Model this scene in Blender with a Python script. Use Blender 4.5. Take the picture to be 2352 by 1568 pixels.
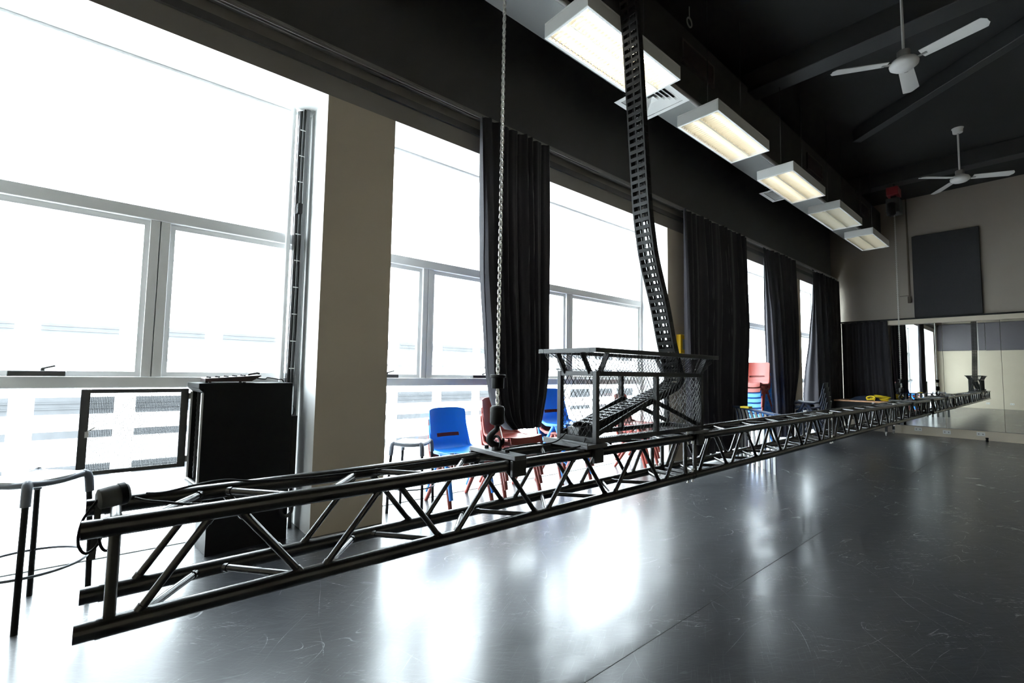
import bpy, math, random
from mathutils import Vector, Matrix
random.seed(7)
PI = math.pi
for o in list(bpy.data.objects):
    bpy.data.objects.remove(o)
SC = bpy.context.scene
COL = SC.collection

# ------------------------------------------------------------------ camera, world, light, exposure
cam_d = bpy.data.cameras.new('camera')
cam = bpy.data.objects.new('camera', cam_d); COL.objects.link(cam)
yaw, pitch, roll, FPX = 0.86739413, 0.06655218, -0.01603269, 1061.0
fw = Vector((math.cos(pitch)*math.cos(yaw), math.cos(pitch)*math.sin(yaw), math.sin(pitch)))
r0 = Vector((math.sin(yaw), -math.cos(yaw), 0)); d0 = fw.cross(r0)
rt = math.cos(roll)*r0 + math.sin(roll)*d0
dn = -math.sin(roll)*r0 + math.cos(roll)*d0
mw = Matrix((rt, -dn, -fw)).transposed().to_4x4()
mw.translation = Vector((0, 0, 1.2))
cam.matrix_world = mw
cam_d.sensor_width = 36.0
cam_d.lens = 36.0*FPX/2352.0
cam_d.clip_start = 0.05; cam_d.clip_end = 300
SC.camera = cam

SC.view_settings.view_transform = 'Standard'
SC.view_settings.look = 'None'
SC.view_settings.exposure = 0.0
SC.view_settings.gamma = 1.0
SC.view_settings.use_curve_mapping = False
SC.cycles.use_denoising = True
SC.cycles.max_bounces = 10
SC.cycles.diffuse_bounces = 5
SC.cycles.transparent_max_bounces = 16
SC.cycles.sample_clamp_indirect = 8.0
SC.cycles.caustics_reflective = True

SKY = 30.0
wd = bpy.data.worlds.new('overcast_sky'); SC.world = wd; wd.use_nodes = True
bg = wd.node_tree.nodes['Background']
bg.inputs[0].default_value = (0.83, 0.925, 1.0, 1); bg.inputs[1].default_value = SKY

def portal(x0, x1):
    l = bpy.data.lights.new('window_daylight', 'AREA'); l.shape = 'RECTANGLE'
    l.size = x1-x0; l.size_y = 3.2
    l.cycles.is_portal = True
    o = bpy.data.objects.new('window_daylight', l); COL.objects.link(o)
    o.location = ((x0+x1)/2, 4.15, 1.65); o.rotation_euler = (-PI/2, 0, 0)
for a, b in ((-1.1, 1.1), (1.65, 5.82), (6.38, 10.56), (11.05, 13.1)):
    portal(a, b)

# ------------------------------------------------------------------ materials
MATS = {}
def mat(name, col, rough=0.5, metal=0.0, noise=0.0, nscale=20.0, bump=0.0, bscale=200.0, spec=0.5, emit=None, estr=0.0, coat=0.0):
    if name in MATS: return MATS[name]
    m = bpy.data.materials.new(name); m.use_nodes = True
    nt = m.node_tree; b = nt.nodes['Principled BSDF']
    b.inputs['Roughness'].default_value = rough
    b.inputs['Metallic'].default_value = metal
    b.inputs['Specular IOR Level'].default_value = spec
    b.inputs['Coat Weight'].default_value = coat
    c = (*col, 1)
    b.inputs['Base Color'].default_value = c
    if noise > 0:
        tc = nt.nodes.new('ShaderNodeTexCoord')
        n = nt.nodes.new('ShaderNodeTexNoise'); n.inputs['Scale'].default_value = nscale; n.inputs['Detail'].default_value = 5
        nt.links.new(tc.outputs['Object'], n.inputs['Vector'])
        mx = nt.nodes.new('ShaderNodeMix'); mx.data_type = 'RGBA'
        mx.inputs[6].default_value = tuple(max(0, v*(1-noise)) for v in col)+(1,)
        mx.inputs[7].default_value = tuple(min(1, v*(1+noise)) for v in col)+(1,)
        nt.links.new(n.outputs['Fac'], mx.inputs[0]); nt.links.new(mx.outputs[2], b.inputs['Base Color'])
    if bump > 0:
        tc2 = nt.nodes.new('ShaderNodeTexCoord')
        n2 = nt.nodes.new('ShaderNodeTexNoise'); n2.inputs['Scale'].default_value = bscale
        nt.links.new(tc2.outputs['Object'], n2.inputs['Vector'])
        bp = nt.nodes.new('ShaderNodeBump'); bp.inputs['Strength'].default_value = bump; bp.inputs['Distance'].default_value = 0.002
        nt.links.new(n2.outputs['Fac'], bp.inputs['Height']); nt.links.new(bp.outputs[0], b.inputs['Normal'])
    if emit:
        b.inputs['Emission Color'].default_value = (*emit, 1); b.inputs['Emission Strength'].default_value = estr
    MATS[name] = m
    return m

M_beige = mat('beige_paint', (.56, .49, .385), .6, noise=.05, nscale=3, bump=.15)
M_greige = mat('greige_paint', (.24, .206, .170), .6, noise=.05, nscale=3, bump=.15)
M_shade = mat('header_shade_grey', (.22, .205, .185), .6, noise=.05, nscale=3)  # darker wall tone: shade above the lamps' cut-off put into the colour
M_char = mat('charcoal_tone', (.075, .073, .073), .7, noise=.08, nscale=4)
M_white = mat('white_paint', (.90, .90, .89), .45, noise=.02)
M_ceil = mat('black_ceiling', (.006, .006, .0062), .8, noise=.3, nscale=2)
M_beam = mat('black_beam', (.016, .016, .0163), .55, noise=.1)
M_duct = mat('grey_duct', (.16, .16, .155), .5, noise=.1, nscale=3)
M_ductb = mat('dark_duct', (.018, .0175, .017), .6, noise=.1)
M_alu = mat('window_frame_white', (.90, .90, .90), .4, noise=.02)
M_black = mat('black_powder_coat', (.010, .0098, .0095), .42, noise=.25, nscale=60, spec=.4)
M_blackm = mat('black_matte', (.006, .0055, .0055), .6, noise=.2, nscale=30, spec=.2)
M_truss = mat('truss_black', (.013, .0112, .0095), .26, noise=.10, nscale=60, spec=.65)
M_steel = mat('galvanised_steel', (.62, .60, .57), .3, metal=1.0, noise=.15, nscale=80)
M_chrome = mat('chrome', (.75, .75, .76), .16, metal=1.0, noise=.05)
M_dkgrey = mat('dark_grey_metal', (.07, .07, .072), .38, noise=.15, nscale=40, spec=.6)
M_cplast = mat('chain_black_plastic', (.011, .0105, .010), .5, noise=.2, nscale=50, spec=.25)
M_curt = mat('black_curtain', (.023, .021, .026), .85, noise=.25, nscale=120, bump=.3, bscale=600, spec=.25)
MATS['black_curtain'].node_tree.nodes['Principled BSDF'].inputs['Sheen Weight'].default_value = .10
M_blue = mat('blue_plastic', (.006, .17, .66), .36, noise=.04, nscale=30, bump=.05, bscale=900)
M_red = mat('red_plastic', (.21, .028, .018), .38, noise=.04, nscale=30, bump=.05, bscale=900)
M_navy = mat('navy_plastic', (.012, .016, .028), .4, noise=.06)
M_lamp = mat('lamp_housing', (.60, .59, .57), .45, noise=.03)
M_refl = mat('lamp_reflector', (.82, .79, .70), .28, metal=.85, noise=.03)
M_louv = mat('lamp_louvre', (.60, .56, .46), .35, metal=.2, noise=.03)
M_fan = mat('fan_white', (.62, .60, .58), .45, noise=.03)
M_panel = mat('acoustic_felt', (.035, .034, .036), .95, noise=.2, nscale=90, spec=.1)
M_panelp = mat('acoustic_felt_light', (.13, .12, .13), .95, noise=.1, nscale=90, spec=.1)
M_wood = mat('table_wood', (.50, .25, .11), .4, noise=.25, nscale=14)
M_yellow = mat('yellow_webbing', (.70, .52, .01), .6, noise=.15, nscale=60)
M_yelbox = mat('yellow_plastic', (.85, .52, .01), .4, noise=.04)
M_label = mat('label_grey', (.45, .45, .40), .5, noise=.15, nscale=60)
M_redbox = mat('dark_red_paint', (.13, .006, .007), .5, noise=.1)
M_bluecl = mat('dark_blue_cloth', (.012, .022, .05), .9, noise=.2, nscale=70)
M_vent = mat('vent_white', (.72, .71, .69), .45, noise=.03)
M_seatg = mat('stool_seat_grey', (.55, .56, .57), .2, noise=.04)
M_elbow = mat('stool_elbow_grey', (.10, .11, .13), .35, noise=.1)
M_sock = mat('socket_white', (.70, .70, .68), .4, noise=.03)
M_fac = mat('render_white', (.78, .78, .77), .8, noise=.03)
M_facu = mat('facade_glazing_upper', (.066, .067, .069), .9, noise=.2, nscale=4, spec=.0)
M_facw = mat('facade_glazing', (.046, .047, .049), .9, noise=.25, nscale=4, spec=.0)
M_ground = mat('pale_paving', (.6, .6, .59), .9, noise=.1)
M_conduit = mat('conduit_grey', (.20, .19, .18), .45, noise=.1)
M_cover = mat('grey_fabric_tape', (.035, .034, .032), .75, noise=.3, nscale=40)
M_brown = mat('brown_box', (.07, .05, .028), .6, noise=.1)
M_tubeA = mat('fluorescent_tube', (.9, .9, .85), .5, emit=(1, .96, .88), estr=8.5)
M_tubeB = mat('fluorescent_tube_dim', (.9, .9, .9), .5, emit=(1, .95, .84), estr=2.2)

M_tubeC = mat('fluorescent_tube_cool', (.9, .9, .9), .5, emit=(.86, .93, 1.0), estr=2.6)
M_tubeD = mat('fluorescent_tube_bright', (.9, .9, .9), .5, emit=(1, .97, .92), estr=18.0)
def mirror_mat():
    m = bpy.data.materials.new('mirror_glass'); m.use_nodes = True
    b = m.node_tree.nodes['Principled BSDF']
    b.inputs['Base Color'].default_value = (.90, .92, .89, 1); b.inputs['Metallic'].default_value = 1; b.inputs['Roughness'].default_value = .004
    return m
M_mirror = mirror_mat()
def glass_mat():
    m = bpy.data.materials.new('window_glass'); m.use_nodes = True
    nt = m.node_tree; nt.nodes.remove(nt.nodes['Principled BSDF'])
    out = nt.nodes['Material Output']
    t = nt.nodes.new('ShaderNodeBsdfTransparent'); t.inputs[0].default_value = (.96, .975, .97, 1)
    g = nt.nodes.new('ShaderNodeBsdfGlossy'); g.inputs['Roughness'].default_value = .01
    ge = nt.nodes.new('ShaderNodeNewGeometry'); dt_ = nt.nodes.new('ShaderNodeVectorMath'); dt_.operation = 'DOT_PRODUCT'
    nt.links.new(ge.outputs['Incoming'], dt_.inputs[0]); nt.links.new(ge.outputs['Normal'], dt_.inputs[1])
    def mth(op, x, y):
        k = nt.nodes.new('ShaderNodeMath'); k.operation = op
        for i, v in enumerate((x, y)):
            if isinstance(v, (int, float)): k.inputs[i].default_value = v
            elif v is not None: nt.links.new(v, k.inputs[i])
        return k.outputs[0]
    ca = mth('ABSOLUTE', dt_.outputs['Value'], None)
    lwo = mth('ADD', .04, mth('MULTIPLY', .9, mth('POWER', mth('SUBTRACT', 1.0, ca), 5.0)))
    mx = nt.nodes.new('ShaderNodeMixShader')
    nt.links.new(lwo, mx.inputs[0]); nt.links.new(t.outputs[0], mx.inputs[1]); nt.links.new(g.outputs[0], mx.inputs[2])
    nt.links.new(mx.outputs[0], out.inputs['Surface'])
    return m
M_glass = glass_mat()

def floor_mat():
    m = bpy.data.materials.new('black_vinyl_floor'); m.use_nodes = True
    nt = m.node_tree; N = nt.nodes; L = nt.links; b = N['Principled BSDF']
    tc = N.new('ShaderNodeTexCoord')
    def mp(rot, scale, loc=(0, 0, 0)):
        a = N.new('ShaderNodeMapping'); a.vector_type = 'TEXTURE'; a.inputs['Rotation'].default_value = (0, 0, rot); a.inputs['Scale'].default_value = tuple(1/v for v in scale); a.inputs['Location'].default_value = loc
        L.new(tc.outputs['Object'], a.inputs['Vector']); return a
    def noise(v, sc, det=4, dist=0.0):
        n = N.new('ShaderNodeTexNoise'); n.inputs['Scale'].default_value = sc; n.inputs['Detail'].default_value = det; n.inputs['Distortion'].default_value = dist
        L.new(v.outputs[0], n.inputs['Vector']); return n
    def ramp(src, a, c, lo=0.0, hi=1.0):
        r = N.new('ShaderNodeMapRange'); r.inputs[1].default_value = a; r.inputs[2].default_value = c; r.inputs[3].default_value = lo; r.inputs[4].default_value = hi
        L.new(src, r.inputs[0]); return r.outputs[0]
    def mth(op, a, c):
        k = N.new('ShaderNodeMath'); k.operation = op
        for i, v in enumerate((a, c)):
            if isinstance(v, (int, float)): k.inputs[i].default_value = v
            else: L.new(v, k.inputs[i])
        return k.outputs[0]
    sc = None
    # thin curved scratches: cell borders of a warped pattern, broken into short strokes
    for k, (rot, sx, sy, wdt, lo, hi) in enumerate(((.3, .45, 1.5, .0009, .55, .66), (-.5, .6, 2.4, .0014, .55, .68), (1.1, .5, 1.9, .0012, .55, .68), (.8, 1.0, 4.5, .0028, .54, .70), (2.1, .8, 3.0, .002, .54, .70), (-.2, 1.5, 8.0, .005, .54, .72), (2.7, .35, 1.0, .0006, .56, .66))):
        nn = noise(mp(rot, (sx, sy, 1), (k*3.7, k*1.9, 0)), 1.0, 1)
        d_ = mth('ABSOLUTE', mth('SUBTRACT', nn.outputs['Fac'], .5), 0)
        s = mth('SUBTRACT', 1.0, ramp(d_, wdt*.35, wdt))
        gate = ramp(noise(mp(rot, (1, 1, 1), (k*5, 2, k)), 1.8+k*.5, 2).outputs['Fac'], lo, hi)
        s = mth('MULTIPLY', s, gate)
        sc = s if sc is None else mth('MAXIMUM', sc, s)
    # fine hairline scuffing
    hair = None
    for k, (rot, sx, sy) in enumerate(((-.65, 5, 210), (-.95, 6, 240), (-.35, 5, 230), (.5, 6, 220))):
        n = noise(mp(rot, (sx, sy, 1), (k*2, k*4, 0)), 1.0, 2)
        s = ramp(n.outputs['Fac'], .60, .72)
        hair = s if hair is None else mth('MAXIMUM', hair, s)
    blotch = ramp(noise(mp(0, (1, 1, 1)), 2.2, 6).outputs['Fac'], .3, .75)
    hair = mth('MULTIPLY', hair, mth('ADD', mth('MULTIPLY', blotch, .7), .15))
    mark = mth('MINIMUM', mth('ADD', mth('MULTIPLY', sc, .6), mth('MULTIPLY', hair, .40)), 1.0)
    cr = N.new('ShaderNodeMix'); cr.data_type = 'RGBA'
    cr.inputs[6].default_value = (.012, .0135, .0165, 1); cr.inputs[7].default_value = (.17, .175, .185, 1)
    L.new(mark, cr.inputs[0])
    L.new(cr.outputs[2], b.inputs['Base Color'])
    br = mth('MULTIPLY', mth('ADD', noise(mp(-.6, (4, 110, 1)), 1.0, 3).outputs['Fac'], noise(mp(-.9, (5, 140, 1), (3, 1, 0)), 1.0, 3).outputs['Fac']), .5)
    br = ramp(br, .40, .62)
    rr = mth('ADD', mth('ADD', .17, mth('MULTIPLY', blotch, .05)), mth('ADD', mth('MULTIPLY', mark, .10), mth('MULTIPLY', br, .07)))
    L.new(mth('ADD', rr, .24), b.inputs['Roughness']); L.new(rr, b.inputs['Coat Roughness'])
    b.inputs['Coat Weight'].default_value = .75; b.inputs['Coat IOR'].default_value = 1.6
    b.inputs['Specular IOR Level'].default_value = .22
    bp = N.new('ShaderNodeBump'); bp.inputs['Strength'].default_value = .15; bp.inputs['Distance'].default_value = .002
    L.new(noise(mp(0, (1, 1, 1)), 9, 3).outputs['Fac'], bp.inputs['Height']); L.new(bp.outputs[0], b.inputs['Normal']); L.new(bp.outputs[0], b.inputs['Coat Normal'])
    return m
M_floor = floor_mat()

# ------------------------------------------------------------------ mesh helpers
class MB:
    def __init__(self): self.v = []; self.f = []; self.mi = []; self.cur = 0
    def add(self, vs, fs):
        o = len(self.v); self.v += [tuple(p) for p in vs]
        self.f += [tuple(i+o for i in f) for f in fs]; self.mi += [self.cur]*len(fs)
        return self
    def box(self, a, b):
        (x0, y0, z0), (x1, y1, z1) = a, b
        return self.add([(x0, y0, z0), (x1, y0, z0), (x1, y1, z0), (x0, y1, z0), (x0, y0, z1), (x1, y0, z1), (x1, y1, z1), (x0, y1, z1)],
                        [(3, 2, 1, 0), (4, 5, 6, 7), (0, 1, 5, 4), (1, 2, 6, 5), (2, 3, 7, 6), (3, 0, 4, 7)])
    def bar(self, p, q, w, h, up=(0, 0, 1)):
        p, q = Vector(p), Vector(q); d = (q-p).normalized(); u = Vector(up)
        if abs(d.dot(u)) > .98: u = Vector((1, 0, 0))
        s = d.cross(u).normalized(); u = s.cross(d)
        vs = []
        for c in (p, q):
            for a, b in ((-1, -1), (1, -1), (1, 1), (-1, 1)): vs.append(c+s*(a*w/2)+u*(b*h/2))
        return self.add(vs, [(3, 2, 1, 0), (4, 5, 6, 7), (0, 1, 5, 4), (1, 2, 6, 5), (2, 3, 7, 6), (3, 0, 4, 7)])
    def tube(self, pts, r, n=10, closed=False, cap=True):
        pts = [Vector(p) for p in pts]; m = len(pts)
        rs = r if isinstance(r, (list, tuple)) else [r]*m
        vs = []; ref = None
        for i, p in enumerate(pts):
            if closed: t = pts[(i+1) % m]-pts[i-1]
            else: t = pts[min(i+1, m-1)]-pts[max(i-1, 0)]
            t.normalize()
            if ref is None:
                ref = Vector((0, 0, 1)) if abs(t.z) < .9 else Vector((1, 0, 0))
            u = (ref-t*ref.dot(t)).normalized(); w = t.cross(u); ref = u
            for k in range(n):
                a = 2*PI*k/n; vs.append(p+(u*math.cos(a)+w*math.sin(a))*rs[i])
        fs = []
        for i in range(m if closed else m-1):
            j = (i+1) % m
            for k in range(n):
                l = (k+1) % n; fs.append((i*n+k, i*n+l, j*n+l, j*n+k))
        if cap and not closed:
            fs.append(tuple(range(n-1, -1, -1))); fs.append(tuple((m-1)*n+k for k in range(n)))
        return self.add(vs, fs)
    def lathe(self, prof, c=(0, 0, 0), n=24, axis=(0, 0, 1)):
        ax = Vector(axis).normalized(); u = Vector((1, 0, 0)) if abs(ax.x) < .9 else Vector((0, 1, 0))
        u = (u-ax*u.dot(ax)).normalized(); w = ax.cross(u); c = Vector(c)
        vs = []; fs = []
        for (r, h) in prof:
            for k in range(n):
                a = 2*PI*k/n; vs.append(c+ax*h+(u*math.cos(a)+w*math.sin(a))*max(r, 1e-4))
        for i in range(len(prof)-1):
            for k in range(n):
                l = (k+1) % n; fs.append((i*n+k, i*n+l, (i+1)*n+l, (i+1)*n+k))
        fs.append(tuple(range(n-1, -1, -1))); fs.append(tuple((len(prof)-1)*n+k for k in range(n)))
        return self.add(vs, fs)
    def prism(self, poly, axis_from, axis_to):
        # poly: list of points (3D) in a plane at axis_from; extruded by the vector axis_to-axis_from
        d = Vector(axis_to)-Vector(axis_from); n = len(poly)
        vs = [Vector(p) for p in poly]+[Vector(p)+d for p in poly]
        fs = [tuple(range(n-1, -1, -1)), tuple(range(n, 2*n))]+[(i, (i+1) % n, n+(i+1) % n, n+i) for i in range(n)]
        return self.add(vs, fs)
    def grid(self, fn, nu, nv, thick=0.0, hole=None, uclosed=False):
        P = [[Vector(fn(i/nu, j/nv)) for j in range(nv+1)] for i in range(nu+1)]
        if thick == 0:
            vs = [p for row in P for p in row]; W = nv+1
            return self.add(vs, [(i*W+j, (i+1)*W+j, (i+1)*W+j+1, i*W+j+1) for i in range(nu) for j in range(nv) if not (hole and hole(i, j))])
        Nn = [[None]*(nv+1) for _ in range(nu+1)]
        for i in range(nu+1):
            for j in range(nv+1):
                du = P[min(i+1, nu)][j]-P[max(i-1, 0)][j]; dv = P[i][min(j+1, nv)]-P[i][max(j-1, 0)]
                Nn[i][j] = du.cross(dv).normalized()
        W = nv+1; S = (nu+1)*W
        vs = [P[i][j]+Nn[i][j]*thick/2 for i in range(nu+1) for j in range(W)]+[P[i][j]-Nn[i][j]*thick/2 for i in range(nu+1) for j in range(W)]
        fs = []; ok = lambda i, j: 0 <= i < nu and 0 <= j < nv and not (hole and hole(i, j))
        for i in range(nu):
            for j in range(nv):
                if not ok(i, j): continue
                a, b, c, d = i*W+j, (i+1)*W+j, (i+1)*W+j+1, i*W+j+1
                fs += [(a, b, c, d), (d+S, c+S, b+S, a+S)]
                for (di, dj, p, q) in ((0, -1, a, b), (1, 0, b, c), (0, 1, c, d), (-1, 0, d, a)):
                    if not ok(i+di, j+dj): fs.append((q, p, p+S, q+S))
        return self.add(vs, fs)
    def build(self, name, m, parent=None, smooth=True, bevel=0.0, angle=52, shift=None):
        me = bpy.data.meshes.new(name)
        vs = self.v
        if shift is None and parent is not None and 'origin' in parent: shift = parent['origin']
        if shift is not None: vs = [(a-shift[0], b-shift[1], c-shift[2]) for a, b, c in vs]
        me.from_pydata(vs, [], self.f); me.update()
        for k in (m if isinstance(m, (list, tuple)) else [m]): me.materials.append(k)
        me.polygons.foreach_set('material_index', self.mi)
        if smooth:
            me.polygons.foreach_set('use_smooth', [True]*len(me.polygons))
            me.set_sharp_from_angle(angle=math.radians(angle))
        o = bpy.data.objects.new(name, me); COL.objects.link(o)
        if parent is not None: o.parent = parent
        if bevel > 0:
            b = o.modifiers.new('bevel', 'BEVEL'); b.width = bevel; b.segments = 2; b.limit_method = 'ANGLE'; b.angle_limit = math.radians(40)
        return o

def spl(P, k=6):
    P = [Vector(p) for p in P]; D = []
    for i in range(len(P)-1):
        p0, p1, p2, p3 = P[max(i-1, 0)], P[i], P[i+1], P[min(i+2, len(P)-1)]
        for j in range(k):
            u = j/k; D.append(.5*((2*p1)+(p2-p0)*u+(2*p0-5*p1+4*p2-p3)*u*u+(-p0+3*p1-3*p2+p3)*u*u*u))
    return D+[P[-1]]
def tag(o, label, cat, group=None):
    o['label'] = label; o['category'] = cat
    if group: o['group'] = group
    return o
def thing(name, label, cat, loc=(0, 0, 0), rz=0.0, group=None):
    o = bpy.data.objects.new(name, None); COL.objects.link(o)
    o.empty_display_size = .1
    o.location = loc; o.rotation_euler = (0, 0, rz)
    return tag(o, label, cat, group)
def struct(name, mb, m, parent=None, **k):
    o = mb.build(name, m, parent, **k)
    if parent is None: o['kind'] = 'structure'
    return o
def sempty(name, loc=(0, 0, 0)):
    o = bpy.data.objects.new(name, None); COL.objects.link(o); o.location = loc; o.empty_display_size = .1
    o['kind'] = 'structure'; return o
def dup(root, loc, rz=None, label=None):
    def cp(o, par):
        c = o.copy(); COL.objects.link(c); c.parent = par
        for ch in list(o.children): cp(ch, c)
        return c
    c = cp(root, None); c.location = loc
    if rz is not None: c.rotation_euler = (c.rotation_euler[0], c.rotation_euler[1], rz)
    if label: c['label'] = label
    return c
def at(o, loc):        # children of a thing at loc are given in room coordinates: move them by -loc
    for ch in o.children:
        ch.location = (-loc[0], -loc[1], -loc[2])

# ------------------------------------------------------------------ room shell
YW, YG, XF, XB, YR, ZC = 3.495, 3.95, 13.2, -1.55, -4.2, 5.2
HEAD = 3.28
struct('floor', MB().box((XB-.2, YR-.2, -.12), (XF+.2, YG+.03, 0)), M_floor, smooth=False)
struct('ceiling', MB().box((XB-.2, YR-.2, ZC), (XF+.2, 4.1, ZC+.12)), M_ceil, smooth=False)
WINS = [(-1.15, 1.10), (1.65, 5.82), (6.38, 10.56), (11.05, 13.12)]
w = MB()
def quad(a, b, c, d, mi):
    w.cur = mi; w.add([a, b, c, d], [(0, 1, 2, 3)])
edges = [XB-.1]+[e for p in WINS for e in p]+[XF+.1]
ZP = 3.60
for i in range(0, len(edges), 2):          # solid piers between the windows
    x0, x1 = edges[i], edges[i+1]
    quad((x0, YW, 0), (x1, YW, 0), (x1, YW, HEAD), (x0, YW, HEAD), 0)
    quad((x0, 4.05, 0), (x0, 4.05, HEAD), (x1, 4.05, HEAD), (x1, 4.05, 0), 2)
    quad((x0, YW, 0), (x0, YW, HEAD), (x0, 4.05, HEAD), (x0, 4.05, 0), 2)
    quad((x1, YW, 0), (x1, 4.05, 0), (x1, 4.05, HEAD), (x1, YW, HEAD), 2)
xa, xb = edges[0], edges[-1]
quad((xa, YW, HEAD), (xb, YW, HEAD), (xb, YW, ZP), (xa, YW, ZP), 3)
quad((xa, YW, ZP), (xb, YW, ZP), (xb, YW, ZC+.1), (xa, YW, ZC+.1), 1)  # wall turns darker from the curtain track up
quad((xa, 4.05, HEAD), (xa, 4.05, ZC+.1), (xb, 4.05, ZC+.1), (xb, 4.05, HEAD), 2)
quad((xa, YW, HEAD), (xa, 4.05, HEAD), (xb, 4.05, HEAD), (xb, YW, HEAD), 2)
struct('wall_left', w, [M_beige, M_char, M_white, M_shade], smooth=False)
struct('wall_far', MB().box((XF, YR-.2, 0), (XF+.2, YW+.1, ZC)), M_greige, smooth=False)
struct('baseboard_far', MB().box((XF-.012, YR, 0), (XF-.0005, 2.40, .18)), M_beige, smooth=False)
struct('wall_back', MB().box((XB-.2, YR-.2, 0), (XB, YW+.1, ZC)), M_beige, smooth=False)
struct('wall_right', MB().box((XB-.2, YR-.2, 0), (XF+.2, YR, ZC)), M_beige, smooth=False)

def window(n, x0, x1, mull, sash=()):
    root = sempty('window_%d' % n, ((x0+x1)/2, YG, 0)); root['origin'] = ((x0+x1)/2, YG, 0)
    a, b = YG-.035, YG+.035
    f = MB()
    f.box((x0, a, 0), (x0+.05, b, HEAD)); f.box((x1-.05, a, 0), (x1, b, HEAD))
    f.box((x0+.05, a, HEAD-.02), (x1-.05, b, HEAD)); f.box((x0+.05, a, 0), (x1-.05, b, .006))
    f.build('frame', M_alu, root, bevel=.004, smooth=False)
    MB().box((x0+.05, a-.03, 1.06), (x1-.05, b, 1.132)).build('sill_rail', M_alu, root, bevel=.004, smooth=False)
    MB().box((x0+.05, a-.02, 2.185), (x1-.05, b, 2.265)).build('transom', M_alu, root, bevel=.004, smooth=False)
    xs = [x0+.05]
    for mx in mull:
        m_ = MB().box((mx-.055, a-.01, 1.132), (mx-.003, b, 2.185)).box((mx+.003, a-.01, 1.132), (mx+.055, b, 2.185))
        m_.box((mx-.004, a+.012, 1.132), (mx+.004, b-.01, 2.185))
        m_.build('mullion', M_alu, root, bevel=.003, smooth=False)
    cuts = [x0+.05]+list(mull)+[x1-.05]
    for i in range(len(cuts)-1):
        l, r = cuts[i]+(.055 if i else 0), cuts[i+1]-(.055 if i < len(cuts)-2 else 0)
        s = MB()
        s.box((l, YG-.015, 1.132), (l+.03, YG+.02, 2.185)); s.box((r-.03, YG-.015, 1.132), (r, YG+.02, 2.185))
        s.box((l+.03, YG-.015, 1.132), (r-.03, YG+.02, 1.165)); s.box((l+.03, YG-.015, 2.15), (r-.03, YG+.02, 2.185))
        s.build('sash', M_alu, root, smooth=False)
        MB().box((l+.03, YG, 1.165), (r-.03, YG+.006, 2.15)).build('pane', M_glass, root, smooth=False)
    MB().box((x0+.05, YG, .006), (x1-.05, YG+.006, 1.06)).build('pane', M_glass, root, smooth=False)
    MB().box((x0+.05, YG, 2.265), (x1-.05, YG+.006, HEAD-.02)).build('pane', M_glass, root, smooth=False)
    for sx in sash:     # window winder boxes on the sill rail
        k = MB().box((sx-.12, a-.085, 1.133), (sx+.12, a-.03, 1.165))
        k.build('winder', M_dkgrey, root, bevel=.004)
        h = MB().tube([(sx+.02, a-.06, 1.165), (sx+.02, a-.062, 1.178)], .010, 8).tube([(sx+.015, a-.06, 1.178), (sx+.075, a-.085, 1.196)], .006, 8)
        h.build('winder_handle', M_dkgrey, root)
    return root
window(1, *WINS[0], [.165], [-.36, ])
window(2, *WINS[1], [2.24, 4.25], [2.86, 1.80])
window(3, *WINS[2], [8.4])
window(4, *WINS[3], [12.1])

# curtain track along the wall, pelmet and low ledge on the far wall
tr = MB().box((XB, 3.36, 3.565), (XF-.02, 3.40, 3.585)).box((XB, 3.362, 3.545), (XF-.02, 3.369, 3.565)).box((XB, 3.391, 3.545), (XF-.02, 3.398, 3.565))
tr.box((XB, 3.40, 3.592), (XF-.02, YW, 3.60))
struct('trim_1', tr, M_conduit, smooth=False)
struct('trim_2', MB().box((XB, 3.47, 3.44), (XF-.02, YW, 3.50)), M_char, smooth=False)
pe = MB().box((XF-.09, -4.2, 2.39), (XF, 2.46, 2.49))
struct('trim_3', pe, M_beige, bevel=.004, smooth=False)
struct('trim_4', MB().box((XF-.11, -4.2, 2.492), (XF-.06, 3.40, 2.522)), M_blackm, smooth=False)
# ceiling beams
struct('trim_5', MB().box((6.12, YR, 4.93), (6.40, YW, ZC)), M_beam, smooth=False, bevel=.01)
struct('trim_6', MB().box((11.1, YR, 4.93), (11.38, YW, ZC)), M_beam, smooth=False, bevel=.01)
dg = MB().bar((6.5, -1.2, 5.1), (8.9, 1.95, 5.1), .14, .2)
struct('trim_7', dg, M_beam, smooth=False, bevel=.01)
# floor seams in the vinyl
sm = MB().box((XB, 1.237, .0), (XF, 1.2405, .0008)).box((XB, -.36, .0), (XF, -.3565, .0008))
struct('trim_8', sm, mat('floor_seam', (.02, .02, .02), .6, noise=.2), smooth=False)

# ------------------------------------------------------------------ outside
gb = MB().box((-40, 4.2, -3.2), (60, 60, -3.0))
g = gb.build('street_pavement', M_ground, smooth=False); g['kind'] = 'structure'
bl = thing('office_building', 'white office building with pale window bands across the street outside', 'building', (6, 16, -3))
bl['origin'] = (6, 16, -3)
MB().box((-14, 16, -3), (34, 22, 13)).build('facade', M_fac, bl, smooth=False)
rows = [(4.17, 4.20), (3.325, 3.355), (1.96, 2.28), (1.76, 1.80), (1.34, 1.43), (-.02, .40), (-.62, -.44), (-1.6, -1.3)]
for ri, (z0, z1) in enumerate(rows):
    k = 0; x = -7.2
    while x < 24:
        L_ = 1.46
        wb = MB().box((x, 15.96, z0), (x+L_, 16.02, z1))
        if z1-z0 > .2:
            for q in range(1, 3): wb.box((x, 15.93, z0+(z1-z0)*q/3-.012), (x+L_, 15.97, z0+(z1-z0)*q/3+.012))
        if ri in (2, 4, 5, 6) or x < 9:
            wb.build('window_band', M_facw if z1 < 1 else M_facu, bl, smooth=False)
        x += 1.9

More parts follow.
